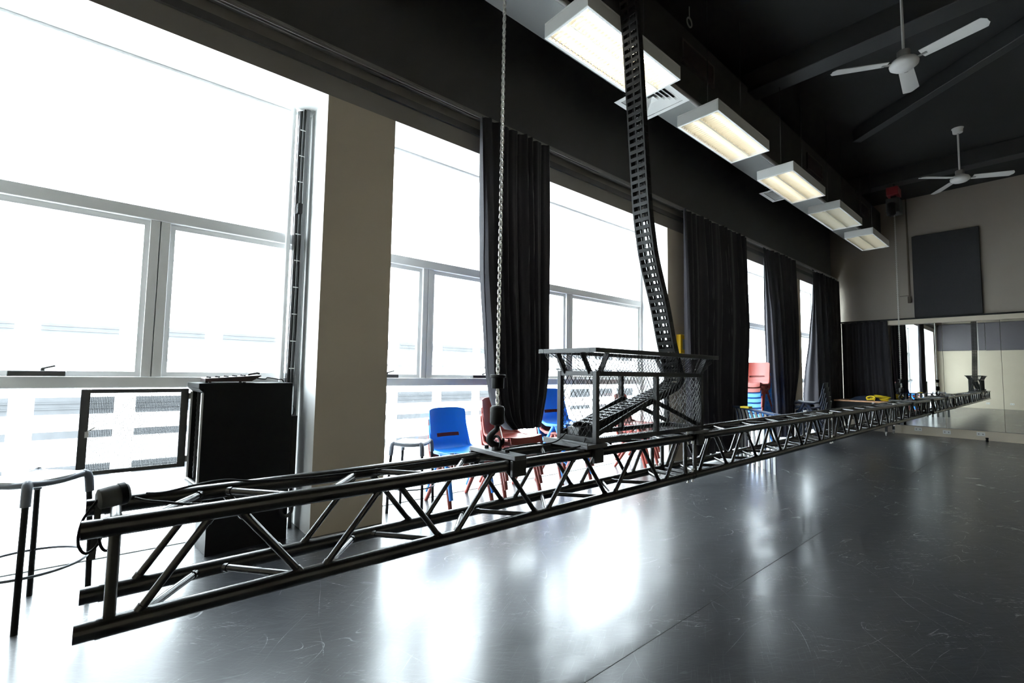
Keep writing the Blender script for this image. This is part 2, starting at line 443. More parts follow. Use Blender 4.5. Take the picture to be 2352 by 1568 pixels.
# ------------------------------------------------------------------ lighting truss (four bolted sections)
TY, TR, TZ, TB = 1.758, 2.028, .745, .470
S0, LS = -.05, 3.262
truss = thing('lighting_truss', 'long black box truss hanging low across the room on two chains', 'truss', (S0, (TY+TR)/2, TB))
truss['origin'] = (S0, (TY+TR)/2, TB)
tops = [.34, .91, 1.48, 2.05, 2.62, 3.15]; bots = [.09, .62, 1.19, 1.76, 2.33, 2.90]
def zig(pa, pb):
    seq = []
    for i in range(6): seq += [pb(bots[i]), pa(tops[i])]
    return seq
sec0 = None
def make_section():
    s = bpy.data.objects.new('truss_section', None); COL.objects.link(s); s.parent = truss; s.empty_display_size = .1
    O = (0, (TY+TR)/2, TB)
    for (y, z) in ((TY, TZ), (TY, TB), (TR, TZ), (TR, TB)):
        c = MB().tube([(.045, y, z), (LS-.045, y, z)], .0275, 20)
        c.tube([(-.005, y, z), (.05, y, z)], .0262, 20).tube([(LS-.05, y, z), (LS+.005, y, z)], .0262, 20)
        c.tube([(.04, y, z), (.052, y, z)], .0285, 20).tube([(LS-.052, y, z), (LS-.04, y, z)], .0285, 20)
        c.build('chord', M_truss, s, shift=O)
    faces = [(lambda t: (t, TY, TZ), lambda t: (t, TY, TB)), (lambda t: (t, TR, TZ), lambda t: (t, TR, TB)),
             (lambda t: (t, TR, TZ), lambda t: (t, TY, TZ)), (lambda t: (t, TR, TB), lambda t: (t, TY, TB))]
    for pa, pb in faces:
        z = MB(); seq = zig(pa, pb)
        for i in range(len(seq)-1):
            a, b = Vector(seq[i]), Vector(seq[i+1]); d = (b-a).normalized()
            # the diagonals meet the chord a little apart from each other
            off = Vector((.03 if i % 2 == 0 else .03, 0, 0))
            a2 = a+off; b2 = b-off
            d = (b2-a2).normalized()
            a3 = a2+d*.02; b3 = b2-d*.02
            z.tube([a3, b3], .0122, 10)
            z.tube([a2+d*.022, a2+d*.040], .0155, 10); z.tube([b2-d*.040, b2-d*.022], .0155, 10)
        z.build('lacing', M_truss, s, shift=O)
    for t in (.068, LS-.068):
        e = MB()
        for y in (TY, TR): e.tube([(t, y, TB+.02), (t, y, TZ-.02)], .0145, 12)
        for z_ in (TB, TZ): e.tube([(t, TY+.02, z_), (t, TR-.02, z_)], .0145, 12)
        e.build('end_frame', M_truss, s, shift=O)
    return s
sec = make_section()
for i in range(1, 4):
    c = sec.copy(); COL.objects.link(c); c.parent = truss; c.location = (i*LS, 0, 0)
    for ch in sec.children:
        d = ch.copy(); COL.objects.link(d); d.parent = c
for i in range(1, 4):
    for (y, z, sy_, sz_) in ((TY, TZ, -1, 1), (TY, TB, -1, -1), (TR, TZ, 1, 1), (TR, TB, 1, -1)):
        x = S0+i*LS
        k = MB()
        for dx in (-.032, .032):
            k.tube([(x+dx, y, z-.046), (x+dx, y, z+.046)], .0065, 8)
            k.tube([(x+dx, y, z-.046), (x+dx, y, z-.040)], .011, 8).tube([(x+dx, y, z+.036), (x+dx, y, z+.044)], .011, 8)
            k.tube([(x+dx-.010, y-.004, z+.040), (x+dx+.004, y-.016, z+.046), (x+dx+.012, y-.004, z+.042)], .002, 6)
        k.build('coupler_pin', M_steel, truss)

# lifting brackets, hooks, chains
def bracket(x, label):
    o = thing('lifting_bracket', label, 'bracket', (x, 1.893, TZ))
    o['origin'] = (x, 1.893, TZ)
    MB().box((x-.038, TY-.055, TZ+.0285), (x+.038, TR+.055, TZ+.052)).build('plate', M_dkgrey, o, bevel=.003)
    for y in (TY, TR):
        b = MB()
        b.box((x-.045, y-.048, TZ-.050), (x+.045, y-.0285, TZ+.0285)) if y == TY else b.box((x-.045, y+.0285, TZ-.050), (x+.045, y+.048, TZ+.0285))
        b.build('clamp_block', M_black, o, bevel=.003)
    for y in (TY+.05, TR-.05):
        MB().lathe([(.012, 0), (.012, .014), (.006, .016)], (x, y, TZ+.052), 6).build('bolt', M_blackm, o, smooth=False)
    e = MB().lathe([(.026, 0), (.026, .012), (.02, .02), (.012, .022)], (x, 1.893, TZ+.052), 20)
    pts = [(x, 1.893+.033*math.cos(a), TZ+.090+.033*math.sin(a)) for a in [2*PI*k/24 for k in range(24)]]
    e.tube(pts, .0075, 10, closed=True)
    e.build('eye_bolt', M_blackm, o)
    return o
def chain_hook(x, ztop, label, zoff=0.0):
    y = 1.893
    o = thing('hoist_chain', label, 'chain', (x, y, .83)); o['origin'] = (x, y, .83)
    ch = MB()
    z = 1.028; k = 0; pitch_ = .0205
    while z < ztop:
        # an oblong link
        pts = []
        ax = Vector((1, .3, 0)).normalized() if k % 2 == 0 else Vector((-.3, 1, 0)).normalized()
        for a in range(12):
            t = 2*PI*a/12; cz = math.sin(t); cx = math.cos(t)
            pts.append(Vector((x, y, z))+ax*(cx*.0088)+Vector((0, 0, cz*.0088+(.0062 if cz > 0 else -.0062))))
        ch.tube(pts, .0034, 5, closed=True)
        z += pitch_; k += 1
    ch.build('chain', M_steel, o)
    MB().lathe([(.031, 0), (.033, .002), (.033, .055), (.041, .057), (.041, .070), (.038, .072)], (x, y, 1.115), 24).build('chain_stop', M_blackm, o)
    MB().lathe([(.022, 0), (.030, .004), (.038, .012), (.038, .088), (.030, .098), (.012, .100)], (x, y, .926), 24).build('hook_block', M_blackm, o)
    hk = MB()
    prof = [(0, .910, .016), (0, .880, .015), (-.012, .862, .014), (-.026, .842, .016), (-.034, .820, .019), (-.030, .797, .020), (-.014, .781, .019), (.006, .778, .016), (.021, .788, .013), (.029, .804, .010), (.030, .822, .006)]
    dx, dy = .62, -.78
    sc_ = 1.12
    hk.tube([(x+dx*p[0]*sc_, y+dy*p[0]*sc_, .932-(.91-p[1])*.82) for p in spl([(q[0], 0, q[1]) for q in prof], 4) for p in [(p[0], p[2])]], [prof[min(i//4, len(prof)-1)][2]*(1-(i%4)/4)*.98+prof[min(i//4+1, len(prof)-1)][2]*(i%4)/4*.98 for i in range(4*(len(prof)-1)+1)], 14)
    hk.build('hook', M_blackm, o)
    lt = MB().bar((x+dx*.014, y+dy*.014, .918), (x+dx*.031, y+dy*.031, .850), .014, .004)
    lt.build('safety_latch', M_steel, o)
    return o
bracket(1.513, 'flat dark lifting plate clamped across the near end of the truss under the hook')
bracket(11.17, 'small dark lifting plate clamped near the far end of the truss')
chain_hook(1.513, 4.32, 'steel hoist chain with black hook hanging before the first black curtain')
chain_hook(11.17, 4.32, 'distant steel hoist chain with hook hanging near the mirror wall')
def hoist(x, label):
    y = 1.893
    o = thing('chain_hoist', label, 'hoist', (x, y, 4.95)); o['origin'] = (x, y, 4.95)
    MB().box((x-.16, y-.10, 4.34), (x+.16, y+.10, 4.62)).build('motor_body', M_ductb, o, bevel=.015)
    MB().box((x-.15, y-.09, 4.68), (x+.15, y+.09, 4.84)).build('trolley_cover', M_redbox, o, bevel=.01)
    s = MB().box((x-.05, y-.04, 4.60), (x+.05, y+.04, 4.68)); s.tube([(x, y, 4.84), (x, y, 5.2)], .02, 10)
    s.build('hanger', M_ductb, o)
    MB().lathe([(.05, 0), (.07, .02), (.07, .22), (.05, .24)], (x-.28, y, 4.25), 16).build('chain_bag', M_blackm, o)
    return o
hoist(1.513, 'dark electric chain hoist with red cover above the near hoist chain')
hoist(11.17, 'dark electric chain hoist with red cover high before the far wall')

# cable basket on the truss
CX0, CX1, CY0, CY1, CZ0, CZ1, CZ2 = 2.12, 3.375, 1.735, 2.05, .795, 1.215, 1.322
bk = thing('cable_basket', 'black wire mesh cable basket with flared rim standing on the truss', 'basket', ((CX0+CX1)/2, 1.893, CZ0))
bk['origin'] = ((CX0+CX1)/2, 1.893, CZ0)
t = .030
for x in (CX0, (CX0+CX1)/2, CX1-t):
    for y in (CY0, CY1-t):
        MB().box((x, y, CZ0), (x+t, y+t, CZ1)).build('post', M_black, bk, bevel=.002)
rl = MB()
for z in (CZ0, CZ1-t):
    for y in (CY0, CY1-t): rl.box((CX0+t, y+.001, z), (CX1-t, y+t-.001, z+t))
    for x in (CX0, CX1-t): rl.box((x+.001, CY0+t, z), (x+t-.001, CY1-t, z+t))
rl.build('rail_frame', M_black, bk, bevel=.002)
RX0, RX1, RY0, RY1 = 2.03, 3.485, 1.665, 2.13
rim = MB()
rim.box((RX0, RY0, CZ2), (RX1, RY0+.045, CZ2+.026)).box((RX0, RY1-.045, CZ2), (RX1, RY1, CZ2+.026))
rim.box((RX0, RY0+.045, CZ2), (RX0+.045, RY1-.045, CZ2+.026)).box((RX1-.045, RY0+.045, CZ2), (RX1, RY1-.045, CZ2+.026))
rim.build('rim', M_black, bk, bevel=.002)
for (xa_, xb_, ya_, yb_) in ((CX0+.015, RX0+.03, CY0+.06, CY0+.06), (CX0+.05, CX0+.05, CY0+.015, RY0+.03), (CX0+.015, RX0+.03, CY1-.06, CY1-.06), (CX0+.05, CX0+.05, CY1-.015, RY1-.03),
                             (CX1-.015, RX1-.03, CY0+.06, CY0+.06), (CX1-.05, CX1-.05, CY0+.015, RY0+.03), (CX1-.015, RX1-.03, CY1-.06, CY1-.06), (CX1-.05, CX1-.05, CY1-.015, RY1-.03)):
    MB().bar((xa_, ya_, CZ1-.01), (xb_, yb_, CZ2+.002), .034, .010, up=(0, 1, 0) if xa_ != xb_ else (1, 0, 0)).build('rim_strut', M_black, bk, bevel=.001)
def mesh_panel(p00, p10, p01, p11, cell, r=.0017):
    # diamond wire mesh over a quad, wires clipped to the unit square
    p00, p10, p01, p11 = [Vector(p) for p in (p00, p10, p01, p11)]
    Wd = ((p10-p00).length+(p11-p01).length)/2; Hd = (p01-p00).length
    P = lambda u, v: (p00*(1-u)+p10*u)*(1-v)+(p01*(1-u)+p11*u)*v
    mb = MB(); n = int((Wd+Hd)/cell)+2
    for sgn in (1, -1):
        for k in range(-n, 2*n):
            # line x = k*cell + sgn*y
            pts = []
            y_in = []
            for X, Y in ((None, 0), (None, Hd), (0, None), (Wd, None)):
                if X is None: xx, yy = k*cell+sgn*Y*.72, Y
                else: yy = (X-k*cell)/(sgn*.72); xx = X
                if -1e-6 <= xx <= Wd+1e-6 and -1e-6 <= yy <= Hd+1e-6: y_in.append((xx, yy))
            if len(y_in) < 2: continue
            y_in.sort(key=lambda q: q[1]); a, b = y_in[0], y_in[-1]
            if math.hypot(a[0]-b[0], a[1]-b[1]) < .01: continue
            A, B = P(a[0]/Wd, a[1]/Hd), P(b[0]/Wd, b[1]/Hd)
            off = (p10-p00).cross(p01-p00).normalized()*(.0012*sgn)
            mb.tube([A+off, B+off], r, 4)
    return mb
cell = .036
for y in (CY0+.004, CY1-.004):
    mesh_panel((CX0, y, CZ0), (CX1, y, CZ0), (CX0, y, CZ1), (CX1, y, CZ1), cell).build('wire_mesh', M_black, bk, smooth=False)
for x in (CX0+.004, CX1-.004):
    mesh_panel((x, CY0, CZ0), (x, CY1, CZ0), (x, CY0, CZ1), (x, CY1, CZ1), cell).build('wire_mesh', M_black, bk, smooth=False)
fl = [((CX0, CY0), (CX1, CY0), (RX0+.02, RY0+.02), (RX1-.02, RY0+.02)), ((CX0, CY1), (CX1, CY1), (RX0+.02, RY1-.02), (RX1-.02, RY1-.02)),
      ((CX0, CY0), (CX0, CY1), (RX0+.02, RY0+.02), (RX0+.02, RY1-.02)), ((CX1, CY0), (CX1, CY1), (RX1-.02, RY0+.02), (RX1-.02, RY1-.02))]
for a, b, c, d in fl:
    mesh_panel((*a, CZ1), (*b, CZ1), (*c, CZ2), (*d, CZ2), cell).build('wire_mesh', M_black, bk, smooth=False)
xm = (CX0+CX1)/2
for y in (CY0+.038, CY1-.038):
    b_ = MB().bar((CX0+.02, y, CZ0+.035), (xm, y, 1.03), .008, .030, up=(0, 0, 1)).bar((xm, y, 1.03), (CX1-.02, y, CZ0+.035), .008, .030, up=(0, 0, 1))
    b_.build('brace_strap', M_black, bk)
MB().box((CX0-.09, CY0-.01, CZ0-.024), (CX0+.09, CY1+.03, CZ0-.001)).box((CX0-.09, CY0-.01, CZ0-.001), (CX0-.082, CY1+.03, CZ0+.012)).build('base_plate', M_dkgrey, bk, bevel=.002)
MB().box((CX1-.16, CY0-.01, CZ0-.024), (CX1+.06, CY1+.01, CZ0-.001)).build('base_plate', M_dkgrey, bk, bevel=.002)
for x in (CX0, CX1-.08):
    for (ya, yb) in ((TY-.047, TY-.0285), (TR+.0285, TR+.047)):
        MB().box((x-.04, ya, TZ-.055), (x+.04, yb, CZ0-.025)).build('clamp_block', M_black, bk, bevel=.003)
jb = MB().box((2.16, 1.90, CZ0+.002), (2.32, 2.0, CZ0+.075)); jb.build('junction_box', M_dkgrey, bk, bevel=.006)

# black cable drag chain, from the ceiling down into the basket
PATH = [(2.50, 5.15), (2.56, 4.75), (2.62, 4.25), (2.663, 3.897), (2.705, 3.588), (2.767, 2.959), (2.795, 2.66), (2.825, 2.393), (2.862, 2.20), (2.911, 2.024), (3.039, 1.718), (3.125, 1.46), (3.19, 1.30), (3.235, 1.20), (3.225, 1.145), (3.15, 1.105), (2.95, 1.05), (2.60, .965), (2.30, .895), (2.18, .868)]
def resample(P, step):
    P = [Vector((a, b)) for a, b in P]
    # Catmull-Rom densify
    D = []
    for i in range(len(P)-1):
        p0, p1, p2, p3 = P[max(i-1, 0)], P[i], P[i+1], P[min(i+2, len(P)-1)]
        for k in range(20):
            u = k/20
            D.append(.5*((2*p1)+(p2-p0)*u+(2*p0-5*p1+4*p2-p3)*u*u+(-p0+3*p1-3*p2+p3)*u*u*u))
    D.append(P[-1])
    out = [D[0]]; acc = 0
    for i in range(1, len(D)):
        seg = (D[i]-D[i-1]).length
        while acc+seg >= step:
            r = (step-acc)/seg; q = D[i-1].lerp(D[i], r); out.append(q); D[i-1] = q; seg = (D[i]-q).length; acc = 0
        acc += seg
    return out
dc = thing('cable_drag_chain', 'black plastic cable drag chain running from ceiling down into the mesh basket', 'cable chain', (2.5, 1.893, 5.2))
PIT = .0545
pts = resample(PATH, PIT)
HW = .062
lk = MB()          # one link, lying along +X, width along Y
for s in (-1, 1):
    y = s*HW
    lk.box((-.004, y-.006, -.026), (PIT+.004, y+.006, .026))
    lk.box((PIT*.55, y+s*.006-.003, -.020), (PIT+.012, y+s*.006+.003, .020))
for z in (-.0235, .0235):
    lk.box((.006, -HW+.006, z-.0035), (PIT*.56, HW-.006, z+.0035))
    lk.box((0.0, -.006, z-.003), (PIT, .006, z+.003))
lk0 = lk.build('chain_link', M_cplast, dc, smooth=False)
n_links = 0
for i in range(len(pts)-1):
    a, b = pts[i], pts[i+1]
    o = lk0 if i == 0 else lk0.copy()
    if i: COL.objects.link(o); o.parent = dc
    d = b-a
    o.location = (a.x-2.5, 0, a.y-5.2)
    o.rotation_euler = (0, -math.atan2(d.y, d.x), 0)
    n_links += 1
cabs = MB()
for dy, rr in ((-.035, .007), (.028, .008)):
    cabs.tube([(p.x, 1.893+dy, p.y) for p in pts], rr, 6)
cabs.build('inner_cable', M_blackm, dc, shift=(2.5, 1.893, 5.2))
MB().box((-.10, -.09, -.05), (.10, .09, .0)).build('mounting_bracket', M_ductb, dc, bevel=.004)

# loose cables and plug at the near end of the truss
cb = MB()
cb.tube(spl([(2.10, 1.95, .84), (2.0, 1.93, .80), (1.93, 1.96, .785), (1.85, TR-.01, .782), (1.5, TR-.045, .772), (1.3, TR-.045, .762), (.75, TR-.04, .757), (.45, TR-.03, .768), (.32, TR-.02, .786), (.22, TR-.06, .788), (.14, TR-.10, .785), (.09, TR-.13, .795)]), .0042, 8)
cb.tube(spl([(2.15, 1.84, .83), (2.05, 1.78, .79), (1.95, 1.79, .778), (1.70, 1.80, .765), (1.60, 1.82, .757), (.8, 1.81, .750), (.30, 1.81, .752), (.12, 1.85, .775), (.06, 1.88, .79)]), .0042, 8)
tag(cb.build('power_cable', M_blackm), 'thin black cables lying along the top of the truss to the basket', 'cable')
pl = thing('plug_bundle', 'taped dark plug with looping cable hung over the near end of the truss', 'plug', (.0, 1.893, .78)); pl['origin'] = (0, 1.893, .78)
pb = MB().lathe([(.020, 0), (.030, .005), (.032, .04), (.030, .07), (.026, .076)], (-.028, 1.872, .800), 18, axis=(.9, .25, .10))
pb.build('taped_body', M_cover, pl)
MB().lathe([(.034, 0), (.034, .016)], (.022, 1.886, .8056), 18, axis=(.9, .25, .10)).build('collar', M_blackm, pl)
sp = MB().bar((-.022, 1.885, .80), (-.030, 1.895, .625), .028, .016); sp.build('hanging_tail', M_cover, pl)
lp = MB()
lp.tube(spl([(-.025, 1.87, .80), (-.055, 1.86, .75), (-.062, 1.85, .69), (-.045, 1.85, .655), (-.02, 1.86, .67), (-.005, 1.87, .72)]), .0040, 8)
lp.tube(spl([(-.02, 1.86, .72), (-.012, 1.85, .67), (.005, 1.845, .655), (.022, 1.85, .70), (.03, 1.87, .75)]), .0040, 8)
lp.build('cable_loop', M_blackm, pl)

# ------------------------------------------------------------------ ceiling lights
def make_light(lab):
    W_, L_, H_ = .42, 1.20, .115
    o = thing('fluorescent_light', lab, 'ceiling light', (0, 0, 3.7), 0, 'fluorescent lights along the duct')
    hs = MB()
    hs.box((0, 0, .098), (L_, W_, H_)); e = .012
    hs.box((0, 0, .0), (L_, e, .098)); hs.box((0, W_-e, 0), (L_, W_, .098)); hs.box((0, e, 0), (e, W_-e, .098)); hs.box((L_-e, e, 0), (L_, W_-e, .098))
    hs.build('housing', M_lamp, o, smooth=False, bevel=.002)
    rf = MB()
    for k in range(2):
        y0 = .018+k*(W_-.036)/2; yw = (W_-.036)/2
        rf.grid(lambda u, v, y0=y0, yw=yw: (.014+u*(L_-.028), y0+v*yw, .092-.06*(2*v-1)**4-.0), 1, 16)
    rf.build('reflector', M_refl, o)
    fr = MB(); a, b = -.004, .002
    fr.box((0, 0, a), (L_, .018, b)); fr.box((0, W_-.018, a), (L_, W_, b)); fr.box((0, .018, a), (.018, W_-.018, b)); fr.box((L_-.018, .018, a), (L_, W_-.018, b))
    fr.build('rim', M_white, o, smooth=False)
    for k in range(2):
        y = .018+(k+.5)*(W_-.036)/2
        MB().tube([(.03, y, .060), (L_-.03, y, .060)], .013, 12).build('fluorescent_tube', M_tubeA, o)
    lv = MB(); n = 30
    lv.box((.018, W_/2-.006, .004), (L_-.018, W_/2+.006, .045))
    for i in range(1, n):
        x = .018+i*(L_-.036)/n
        for k in range(2):
            y0 = .020+k*(W_-.036)/2+(.006 if k else 0); y1 = y0+(W_-.036)/2-.010
            lv.add([(x-.001, y0, .034), (x-.001, y1, .034), (x-.001, y1, .006), (x-.001, (y0+y1)/2, .016), (x-.001, y0, .006),
                    (x+.001, y0, .034), (x+.001, y1, .034), (x+.001, y1, .006), (x+.001, (y0+y1)/2, .016), (x+.001, y0, .006)],
                   [(0, 1, 2, 3, 4), (9, 8, 7, 6, 5), (0, 5, 6, 1), (1, 6, 7, 2), (2, 7, 8, 3), (3, 8, 9, 4), (4, 9, 5, 0)])
    lv.build('louvre', M_louv, o, smooth=False)
    for x in (.22, L_-.22):
        MB().tube([(x, W_/2, H_), (x, W_/2, ZC-3.7)], .005, 8).build('suspension_rod', M_ductb, o)
    return o
LX = [2.295, 4.17, 6.09, 7.955, 9.84]
LLAB = ['brightest fluorescent ceiling light, half hidden behind the black cable drag chain',
        'cream glowing fluorescent ceiling light just past the first square air vent',
        'fluorescent ceiling light hiding the second square air vent behind its far end',
        'greyish dim fluorescent ceiling light, fourth along the duct from the camera',
        'last pale fluorescent ceiling light, nearest the far wall']
LY = 1.965
l0 = make_light(LLAB[0]); l0.location = (LX[0], LY, 3.7)
lights = [l0]
for i in range(1, 5): lights.append(dup(l0, (LX[i], LY, 3.7), None, LLAB[i]))
for lo, m_ in ((lights[0], M_tubeD), (lights[3], M_tubeC), (lights[4], M_tubeB)):
    for ch in lo.children:
        if ch.name.startswith('fluorescent_tube'):
            me = ch.data.copy(); me.materials.clear(); me.materials.append(m_); ch.data = me

# duct with two square diffusers and return grilles on its room side
dt = thing('air_duct', 'long dark rectangular air duct running along the ceiling above the lights', 'duct', (6, 2.68, 4.2)); dt['origin'] = (6, 2.68, 4.2)
MB().box((XB+.02, 2.49, 4.203), (XF-.02, 2.875, 5.0)).build('side_casing', M_ductb, dt, smooth=False)
MB().box((XB+.02, 2.492, 4.196), (XF-.02, 2.873, 4.2028)).build('underside', M_duct, dt, smooth=False)
for x in range(0, 13, 3):
    MB().box((x+.1, 2.66, 5.0), (x+.14, 2.70, ZC)).build('hanger', M_ductb, dt, smooth=False)
for x in (4.43, 8.30, 11.4):
    gr = MB().box((x, 2.465, 4.56), (x+.72, 2.49, 4.585)).box((x, 2.465, 4.805), (x+.72, 2.49, 4.83)).box((x, 2.465, 4.585), (x+.025, 2.49, 4.805)).box((x+.695, 2.465, 4.585), (x+.72, 2.49, 4.805))
    for k in range(1, 9): gr.bar((x+.025, 2.478, 4.585+k*.0245), (x+.695, 2.478, 4.585+k*.0245), .016, .002)
    gr.build('grille', mat('brown_grille', (.05, .038, .034), .5, noise=.1), dt, smooth=False)
cd = MB().tube([(XB+.02, 2.455, 4.185), (XF-.02, 2.455, 4.185)], .026, 12)
tag(cd.build('conduit_pipe', M_conduit), 'slim grey conduit pipe running beside the duct above the ceiling lights', 'pipe')
def diffuser(x, label):
    z = 4.06
    o = thing('air_vent', label, 'air vent', (x, 2.64, z), 0, 'square air vents under the duct'); 
    MB().box((-.22, -.14, .060), (.22, .20, .137)).build('neck', M_ductb, o, smooth=False)
    f = MB(); h = .275
    for k, (a, b, z0, dz) in enumerate(((h, h-.050, 0.0, 0.0), (h-.055, h-.105, .004, .040), (h-.098, h-.148, .006, .042), (h-.141, h-.191, .008, .042), (h-.184, h-.234, .010, .042), (h-.227, 0.004, .012, .03))):
        q = [(-a, -a), (a, -a), (a, a), (-a, a)]; r = [(-b, -b), (b, -b), (b, b), (-b, b)]
        for i in range(4):
            j = (i+1) % 4
            f.add([(*q[i], z0), (*q[j], z0), (*r[j], z0+dz), (*r[i], z0+dz), (*q[i], z0+.003), (*q[j], z0+.003), (*r[j], z0+dz+.003), (*r[i], z0+dz+.003)],
                  [(3, 2, 1, 0), (4, 5, 6, 7), (0, 1, 5, 4), (1, 2, 6, 5), (2, 3, 7, 6), (3, 0, 4, 7)])
    f.build('louvre_blades', M_vent, o, smooth=False)
    return o
diffuser(4.11, 'white square air vent behind the brightest ceiling light')
diffuser(7.78, 'white square air vent partly behind the third ceiling light')

# fans
def fan(x, y, angs, label):
    o = thing('ceiling_fan', label, 'ceiling fan', (x, y, ZC), 0, 'white ceiling fans')
    MB().lathe([(.02, -.085), (.06, -.075), (.065, -.02), (.075, 0)], (0, 0, 0), 20).build('canopy', M_fan, o)
    MB().tube([(0, 0, -.06), (0, 0, -.74)], .012, 12).build('down_rod', M_fan, o)
    MB().lathe([(.045, -.72), (.055, -.70), (.055, -.655), (.03, -.645)], (0, 0, -.04), 20).build('rod_collar', M_conduit, o)
    MB().lathe([(.02, -.885), (.085, -.875), (.115, -.850), (.120, -.825), (.105, -.795), (.06, -.765), (.03, -.76)], (0, 0, 0), 28).build('motor_hub', M_fan, o)
    for a in angs:
        ca, sa = math.cos(a), math.sin(a)
        def P(r, s, z): return (ca*r-sa*s, sa*r+ca*s, z)
        bl_ = MB()
        def fn(u, v):
            r = .15+u*.49; wd_ = (.058+.012*u)*(1.0 if u < .93 else max(.35, math.sqrt(max(0.0, 1-((u-.93)/.075)**2))))
            s = (v-.5)*2*wd_
            return P(r, s, -.818-.20*s-.012*u+.006*(2*v-1)**2)
        bl_.grid(fn, 18, 6, thick=.006)
        b0 = bl_.build('blade', M_fan, o)
        MB().bar(P(.09, 0, -.822), P(.19, 0, -.823), .03, .006).build('blade_iron', M_conduit, b0)
    return o
fan(5.88, .875, [math.atan2(.51, -.35), math.atan2(-.52, -.16), math.atan2(.04, .60)], 'nearer white three-bladed ceiling fan at the top right')
fan(10.0, .87, [math.atan2(-.54, .28), math.atan2(.30, -.37), math.atan2(.41, .58)], 'farther white three-bladed ceiling fan near the far wall')
rg = MB(); rg.tube([(4.515+.05*math.cos(2*PI*k/24), 2.43, 5.02+.05*math.sin(2*PI*k/24)) for k in range(24)], .008, 8, closed=True)
rg.tube([(4.515, 2.43, 5.07), (4.515, 2.43, ZC)], .004, 6)
tag(rg.build('hanging_ring', M_conduit), 'small metal ring hanging from the ceiling beside the brightest light', 'ring')

# ------------------------------------------------------------------ curtains
def curtain(name, label, keys, folds, amp, yc, ybow=None, seed=0, flip=False, hooks=True):
    # keys: rows (z, x_left, x_right[, y shift of left edge, y shift of right edge]) from the top down
    o = thing(name, label, 'curtain', (keys[0][1], yc, keys[-1][0]), 0, 'black curtains on the wall track'); o['origin'] = (keys[0][1], yc, keys[-1][0])
    ks = [tuple(k)+(0.0, 0.0)[:max(0, 5-len(k))] for k in keys]
    rnd = random.Random(seed); ph = [rnd.uniform(0, 6.28) for _ in range(6)]
    def row(v):
        z = ks[0][0]+(ks[-1][0]-ks[0][0])*v
        for i in range(len(ks)-1):
            if ks[i][0] >= z >= ks[i+1][0]-1e-9:
                t_ = (ks[i][0]-z)/(ks[i][0]-ks[i+1][0]); t_ = t_*t_*(3-2*t_)*.5+t_*.5
                return [z]+[ks[i][k]*(1-t_)+ks[i+1][k]*t_ for k in range(1, 5)]
        return [z]+list(ks[-1][1:])
    def fn(u, v):
        z, xl, xr, yl, yr_ = row(v)
        us = u+.012*math.sin(2*PI*folds*.37*u+ph[0])+.010*math.sin(7*v+ph[1])*u*(1-u)*4
        x = xl+(xr-xl)*u
        A = amp*(.55+.45*min(1, v*3))*(1+.45*math.sin(3.1*u*folds/2+ph[2]))
        y = yc+A*math.sin(2*PI*folds*us+ph[3]+.5*math.sin(2.3*v+ph[4]))+.35*A*math.sin(2*PI*folds*2.3*us+ph[5])
        y += yr_*max(0, u*4-3)**1.5
        x += .25*A*math.cos(2*PI*folds*us+ph[3])
        if yl > 0:      # the leading edge is turned in towards the window
            tw = .30
            if u < tw:
                k = 1-u/tw
                x = xl+yl+.03*math.sin(9*u/tw+1.5*v)*min(1, k*3); y = yc+.05+k*yc*yl/xl*1.05
            else:
                x = xl+yl+(xr-xl-yl)*(u-tw)/(1-tw)+.25*A*math.cos(2*PI*folds*us+ph[3])*min(1, (u-tw)*8)
                y = yc+.05*max(0, 1-(u-tw)*8)+(y-yc)*min(1, (u-tw)*8)
        return (x, y, z)
    mb = MB(); mb.grid(fn, int(folds*14), 40, thick=.004)
    mb.build('cloth', M_curt, o)
    hk = MB()
    n = max(4, int((keys[0][2]-keys[0][1])/.14))
    for i in range(n):
        u = (i+.5)/n; p = fn(u, 0)
        hk.box((p[0]-.008, 3.371, 3.535), (p[0]+.008, 3.389, 3.572))
    hk.build('glider', M_blackm, o, smooth=False)
    return o
curtain('curtain', 'black curtain behind the near hoist chain, bottom bunched on red chairs', [(3.55, 2.42, 3.28), (2.206, 2.47, 3.29), (1.226, 2.55, 3.305), (1.017, 2.594, 3.28), (.776, 2.675, 3.23), (.665, 2.80, 3.19)], 8, .045, 3.34, seed=2)
curtain('curtain', 'widest black curtain, hanging behind the mesh basket beside the yellow box', [(3.55, 5.95, 8.02), (2.0, 5.97, 8.09), (.72, 6.02, 7.93), (.06, 6.05, 7.90)], 13, .05, 3.34, seed=3)
curtain('curtain', 'black curtain with grey lit fold right of the tall red and blue chair stack', [(3.53, 8.87, 10.22, .03, 0), (2.9, 8.84, 10.24, .22, 0), (2.33, 8.83, 10.25, .36, 0), (1.4, 8.86, 10.25, .42, 0), (.57, 8.95, 9.95, .42, 0), (.08, 9.0, 9.9, .42, 0)], 9, .05, 3.33, seed=5)
curtain('curtain', 'black curtain in the far corner above the stack of dark chairs', [(3.51, 11.50, 13.12, .02, 0), (2.9, 11.42, 13.12, .2, 0), (2.1, 11.15, 13.12, .5, 0), (1.2, 10.80, 13.12, .85, 0), (.8, 10.70, 13.12, .95, 0), (.06, 10.7, 13.12, .95, 0)], 11, .045, 3.33, seed=8)
def far_curtain():
    o = thing('curtain', 'black curtain hung flat on the far wall left of the mirror', 'curtain', (13.08, 2.9, .2), 0, 'black curtains on the wall track'); o['origin'] = (13.08, 2.9, .2)
    def fn(u, v):
        y = 3.28+(2.42-.09*v-3.28)*u if True else 0
        return (13.09+.028*math.sin(2*PI*7*u+.6*math.sin(3*v))+.01*math.sin(31*u), y, 2.485+(.25-2.485)*v)
    MB().grid(fn, 90, 12, thick=.004).build('cloth', M_curt, o)
far_curtain()

